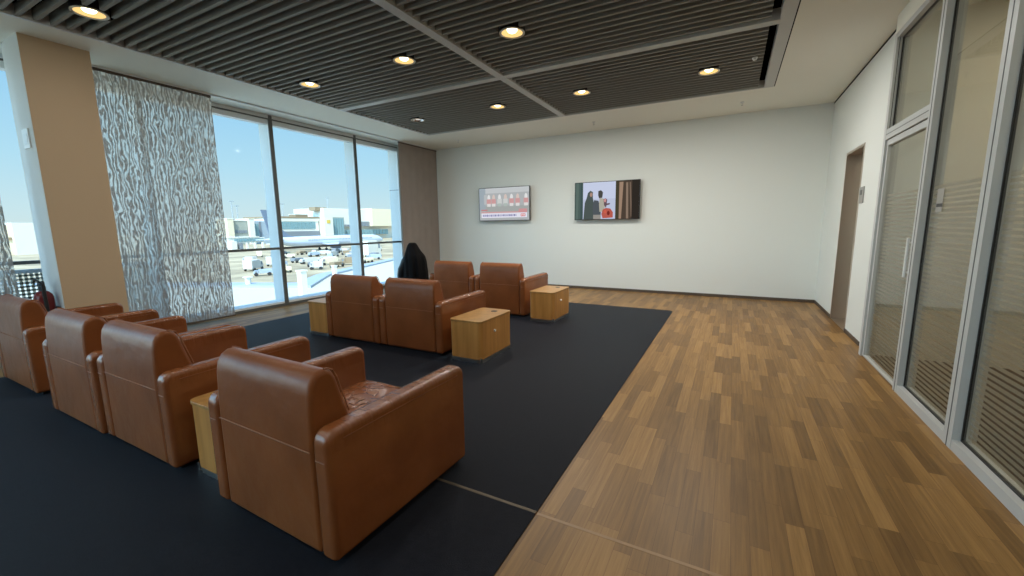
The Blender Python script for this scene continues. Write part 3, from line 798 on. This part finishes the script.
e = bld('hangar', 'grey-green hangar between the cream tower block and the white block', [('wall', 'green', 162.8, 172.6, GZ, 6.9, -302, 30), ('roof_edge', 'wht', 162.8, 172.6, 6.9, 7.5, -301.7, 30)])
windows_row(e, 163.2, 172.2, -1.5, .6, -302, 5, 'dgrey')
bld('white_block', 'tall narrow white block between the hangar and the pale blue building', [('wall', 'wht', 173, 176.6, GZ, 8.2, -300, 16), ('roof_edge', 'cream', 172.9, 176.7, 8.2, 8.6, -299.8, 16.4)])
e = bld('blue_building', 'pale blue building behind the aircraft tail fin', [('wall', 'blue', 177.2, 196, GZ, 6.9, -304, 20), ('end_panel', 'dgrey', 182, 183.4, GZ, 6.5, -303.6, 1)])
windows_row(e, 178, 181.6, -4, 5, -304, 2)
e = bld('long_terminal', 'long white terminal with a band of windows behind the parked aircraft', [('wall', 'wht', 196.3, 233, GZ, 7.0, -306, 40), ('roof', 'rbrown', 196, 234, 9.3, 10.6, -305.4, 42), ('roof_band', 'wht', 196.3, 233.6, 7.0, 9.3, -305.6, 40), ('lower_band', 'dgrey', 196.3, 233, -5.2, -.9, -305.5, 2)])
windows_row(e, 197, 230, .8, 6.4, -306, 18)
bld('roof_plant', 'brown plant room on the long terminal roof', [('wall', 'rbrown', 217, 228, 10.6, 12.4, -312, 8), ('roof', 'wht', 216.6, 228.4, 12.4, 12.8, -311.8, 8.4)])
e = bld('stair_tower', 'white stair tower with a yellow sign between long terminal and green glass front', [('wall', 'wht', 234.2, 242.6, GZ, 10.4, -300, 12), ('sign', 'yel', 236.6, 239.8, 5.2, 8.0, -299.7, .4)])
e = bld('glass_front', 'green glass front right of the white stair tower', [('wall', 'green', 243.5, 257.5, GZ, 10.5, -304, 7)])
windows_row(e, 244, 257, -5, 9.6, -304, 5)
e = bld('office_block', 'large white office block rising behind the second window post', [('wall', 'wht', 243.5, 306, 2.6, 18.5, -312, 40), ('roof_box', 'rbrown', 238.5, 250, 16.2, 19.2, -316, 8), ('grey_band', 'dgrey', 270, 296, 4.2, 7.0, -311.6, 1), ('base', 'wht', 262, 330, GZ, 2.6, -316, 40), ('wing', 'cream', 294, 330, 2.6, 19.4, -308, 40)])
windows_row(e, 262, 318, 2.4, 4.2, -311.8, 14, 'dgrey'); windows_row(e, 262, 318, -5.5, -.6, -311.8, 14)
e = bld('boarding_pier', 'low white boarding pier on the apron below the cream tower block', [('gallery', 'wht', 116, 134, -5.6, -3.0, -220, 6), ('roof', 'wht', 115.5, 131, -3.0, -2.5, -219.6, 7), ('cabin', 'wht', 115.6, 118.2, -8.6, -4.6, -217, 5), ('cabin_window', 'dgrey', 119.6, 121.0, -8.6, -5.6, -217, 4)], 'boarding bridge', None)
for y in (123, 127, 131):
    bm = bmesh.new(); box(bm, -.5, .5, y-.4-e.location.y, y+.4-e.location.y, 0, 4); obj('support', bm, X['wht'], e, smooth=False)
windows_row(e, 118.5, 133.5, -5.0, -3.6, -220, 7)
bld('distant_terminal', 'sandy low buildings beyond the apron, seen left of the pillar', [('wall', 'cream', 55, 78, GZ, 4.6, -300, 20), ('wing', 'wht', 63, 70, GZ, 5.6, -297, 10), ('band', 'rbrown', 58, 76, -2.5, -1.2, -299.5, 1)])

# aircraft
ac = empty('parked_aircraft', (-180, 131, GZ), 'white and pale blue parked airliner on the apron, its tail fin behind the window post', 'aircraft')
bm = bmesh.new(); rings = []; n = 24
for y, r, dz in [(-21, .3, 6.2), (-17, 1.1, 5.7), (-11, 2.0, 5.0), (-4, 2.5, 4.65), (6, 2.6, 4.6), (30, 2.6, 4.6), (40, 2.5, 4.6), (44, 1.9, 4.4), (47, .9, 4.0), (48, .2, 3.8)]:
    rings.append([bm.verts.new((r*math.cos(2*PI*i/n), y, dz+r*math.sin(2*PI*i/n))) for i in range(n)])
for a, b in zip(rings, rings[1:]):
    for i in range(n): bm.faces.new((a[i], a[(i+1) % n], b[(i+1) % n], b[i]))
bm.faces.new(rings[0]); bm.faces.new(rings[-1]); obj('fuselage', bm, X['plane'], ac)
bm = bmesh.new(); prism(bm, [(-6.5, 6.6), (-18.5, 6.4), (-21.9, 19.0), (-19.2, 19.0), (-13.4, 10.7), (-10.0, 7.9)], -.25, .25); obj('tail_fin', bm, X['tail'], ac, smooth=False)
for s in (1, -1):
    bm = bmesh.new(); prism(bm, [(s*.5, -17), (s*.5, -13), (s*8, -18.5), (s*8, -20.5)], 5.9, 6.15, 'z'); obj('tailplane', bm, X['plane'], ac, smooth=False)
    bm = bmesh.new(); prism(bm, [(s*2, 6), (s*2, 16), (s*24, -3), (s*24, -6)], 3.2, 3.6, 'z'); obj('wing', bm, X['plane'], ac, smooth=False)
    bm = bmesh.new(); cyl(bm, (s*8, 2.1), 1.15, .95, 11, 6, 18, 'y'); obj('engine', bm, X['tail'], ac)
    bm = bmesh.new(); cyl(bm, (7.5, .6), .6, .6, s*2.5-.3, s*2.5+.3, 14, 'x'); box(bm, s*2.5-.15, s*2.5+.15, 7.3, 7.7, .6, 3.4); obj('landing_gear', bm, X['tyre'], ac)
bm = bmesh.new()
for i in range(42): box(bm, 2.55, 2.66, -2+i*.95, -2+i*.95+.42, 5.1, 5.6)
obj('cabin_windows', bm, X['dgrey'], ac, smooth=False)

# light masts
ms = None
for x, y, h, lab in ((-345, 187, 32, 'tall floodlight mast above the cream tower block'), (-345, 190.6, 28.6, 'shorter floodlight mast above the hangar'), (-352, 233, 32, 'thin floodlight mast just right of the first window post'), (-353, 256, 29, 'floodlight mast above the brown plant room'), (-362, 288, 40.5, 'tallest floodlight mast with a wide head, above the stair tower')):
    e = empty('floodlight_mast', (x, y, GZ), lab, 'light mast', 'floodlight masts over the apron')
    bm = bmesh.new(); cyl(bm, (0, 0), .42, .24, 0, h, 10); obj('pole', bm, X['mast'], e)
    bm = bmesh.new(); box(bm, -.3, .3, -2.1, 2.1, h, h+.5); obj('lamp_head', bm, X['mast'], e, smooth=False)

# vehicles on the apron
def vehicle(name, loc, L_, H_, col, label, group, rz):
    e = empty(name, loc, label, 'vehicle', group, rz)
    W = 2.3 if L_ > 5.5 else 1.7
    bm = bmesh.new(); box(bm, -W/2, W/2, -L_/2, L_*.22, .6, H_); obj('cargo_body', bm, X[col], e, bevel=.08, smooth=False)
    bm = bmesh.new(); prism(bm, [(L_*.24, .6), (L_*.5, .6), (L_*.5, H_*.5), (L_*.42, H_*.85), (L_*.24, H_*.85)], -W/2, W/2); obj('cab', bm, X[col], e, smooth=False)
    bm = bmesh.new(); box(bm, -W/2-.02, W/2+.02, L_*.30, L_*.42, H_*.5, H_*.78); obj('cab_window', bm, X['dgrey'], e, smooth=False)
    for sx in (-1, 1):
        for sy in (-.32, .36):
            bm = bmesh.new(); cyl(bm, (sy*L_, .42), .42, .42, sx*W/2-.15, sx*W/2+.15, 12, 'x'); obj('wheel', bm, X['tyre'], e)
vehicle('box_truck', (-121, 114.6, GZ), 7.5, 6.0, 'wht', 'white high box truck on the apron in the right window bay', None, .15)
gv = 'ground vehicles on the sunny apron'
taken = [(-112, 64.5), (-120, 75.5), (-121, 114.6)]
for i in range(48):
    for tries in range(60):
        d = random.uniform(96, 165); x, y = -d, d*random.uniform(.56, .98)
        if all((x-a)**2+(y-b)**2 > 40 for a, b in taken): break
    taken.append((x, y))
    L_ = random.choice((4.5, 5.5, 7)); H_ = random.choice((1.9, 2.3, 2.9))
    vehicle('service_vehicle', (x, y, GZ), L_*.72, H_*.8, random.choice(('veh', 'veh', 'cream', 'dgrey', 'bluegrey', 'rbrown')), 'small service vehicle among others on the sandy apron', gv, random.uniform(0, 3.1))
for i, (x, y) in enumerate(((-112, 64.5), (-120, 75.5))):
    vehicle('catering_truck', (x, y, GZ), 6, 2.8, 'veh', ('white truck on the apron near the edge of the patterned blind', 'white truck on the apron next to the first window post')[i], 'white trucks left of the first window post', .6)
# roof posts with a sloping rail
e = None
for x, y, h, sc_, lab in ((-24.15, 16.87, 1.72, .40, 'taller white vent post on the flat roof outside, nearest the first window post'), (-31.2, 25.0, 1.05, .30, 'shorter white vent post on the roof edge outside, by the first chair back')):
    e = empty('roof_vent_post', (x, y, -3.0), lab, 'vent post', 'white vent posts on the roof')
    q = sc_/2
    bm = bmesh.new(); box(bm, -q, q, -q, q, 0, h); obj('shaft', bm, X['wht'], e, smooth=False)
    bm = bmesh.new(); box(bm, -q-.05, q+.05, -q-.05, q+.05, h, h+.09); obj('cap', bm, X['wht'], e, smooth=False)
bm = bmesh.new(); cyl(bm, (0, 0), .2, .2, 0, .5, 14); box(bm, -.25, .25, -.25, .25, .5, .58)
tag(obj('roof_cowl', bm, X['wht'], loc=(-33.2, 18.6, -2.82)), 'small white cowl on the parapet of the flat roof outside', 'vent')
# wire mesh guard outside the left window
ge = empty('mesh_guard', (-8.3, 1.9, -.1), 'white wire mesh guard outside the window left of the pillar', 'guard rail')
bm = bmesh.new()
for i in range(49): box(bm, -.004, .004, -1.2+i*.05-.015, -1.2+i*.05+.015, .0, 1.0)
for i in range(20): box(bm, -.004, .004, -1.2, 1.2, .02+i*.05-.013, .02+i*.05+.013)
obj('wire_mesh', bm, X['wht'], ge, smooth=False)
bm = bmesh.new(); box(bm, -.03, .03, -1.25, 1.25, 1.0, 1.05); obj('top_rail', bm, X['bluegrey'], ge, smooth=False)
bm = bmesh.new(); box(bm, -.03, .03, -1.25, -1.2, -2.9, 1.0); box(bm, -.03, .03, 1.2, 1.25, -2.9, 1.0); obj('support', bm, X['bluegrey'], ge, smooth=False)

# ------------------------------------------------------------------ sky, sun, camera
SKY_BOOST = 5.0
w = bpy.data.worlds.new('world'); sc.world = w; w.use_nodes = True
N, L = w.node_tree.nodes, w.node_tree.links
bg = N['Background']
tc = N.new('ShaderNodeTexCoord'); sp = N.new('ShaderNodeSeparateXYZ'); L.new(tc.outputs['Generated'], sp.inputs[0])
rp = N.new('ShaderNodeValToRGB'); el = rp.color_ramp.elements
el[0].position = 0; el[0].color = srgb(222, 238, 238); el[1].position = .75; el[1].color = srgb(92, 160, 226)
for p, c in ((.035, srgb(214, 238, 244)), (.12, srgb(190, 231, 250)), (.26, srgb(158, 213, 250))):
    q = el.new(p); q.color = c
L.new(sp.outputs['Z'], rp.inputs['Fac']); L.new(rp.outputs['Color'], bg.inputs['Color'])
# sky strength raised towards -y, the unseen sun side, for more daylight indoors
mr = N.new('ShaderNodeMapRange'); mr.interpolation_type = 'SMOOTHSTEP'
mr.inputs['From Min'].default_value = .12; mr.inputs['From Max'].default_value = -.5; mr.inputs['To Min'].default_value = 1.0; mr.inputs['To Max'].default_value = SKY_BOOST
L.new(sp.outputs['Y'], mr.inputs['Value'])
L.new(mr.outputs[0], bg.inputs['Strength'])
sl = bpy.data.lights.new('sun', 'SUN'); sl.energy = 6.5; sl.color = (1, .93, .80); sl.angle = .009
so = bpy.data.objects.new('sun', sl); COL.objects.link(so)
so.rotation_euler = Vector((-.28, .55, -.787)).to_track_quat('-Z', 'Y').to_euler()

f, p, yaw, roll = 412.6655, .149998552, -.488002712, .0121284542
cp, sn = math.cos(p), math.sin(p); cy, sy = math.cos(yaw), math.sin(yaw); cr, sr = math.cos(roll), math.sin(roll)
fwd = Vector((sy*cp, cy*cp, -sn)); rt = Vector((cy, -sy, 0)); dn = fwd.cross(rt)
r2 = cr*rt+sr*dn; d2 = -sr*rt+cr*dn
cam = bpy.data.cameras.new('camera'); co = bpy.data.objects.new('camera', cam); COL.objects.link(co)
m = Matrix.Identity(4)
for i in range(3): m[i][0], m[i][1], m[i][2] = r2[i], -d2[i], -fwd[i]
m[2][3] = 1.45
co.matrix_world = m
cam.sensor_fit = 'HORIZONTAL'; cam.sensor_width = 36; cam.lens = f*36/1024; cam.clip_start = .05; cam.clip_end = 5000
sc.camera = co
vs = sc.view_settings
vs.view_transform = 'Standard'; vs.look = 'None'; vs.gamma = 1; vs.exposure = 0; vs.use_curve_mapping = False
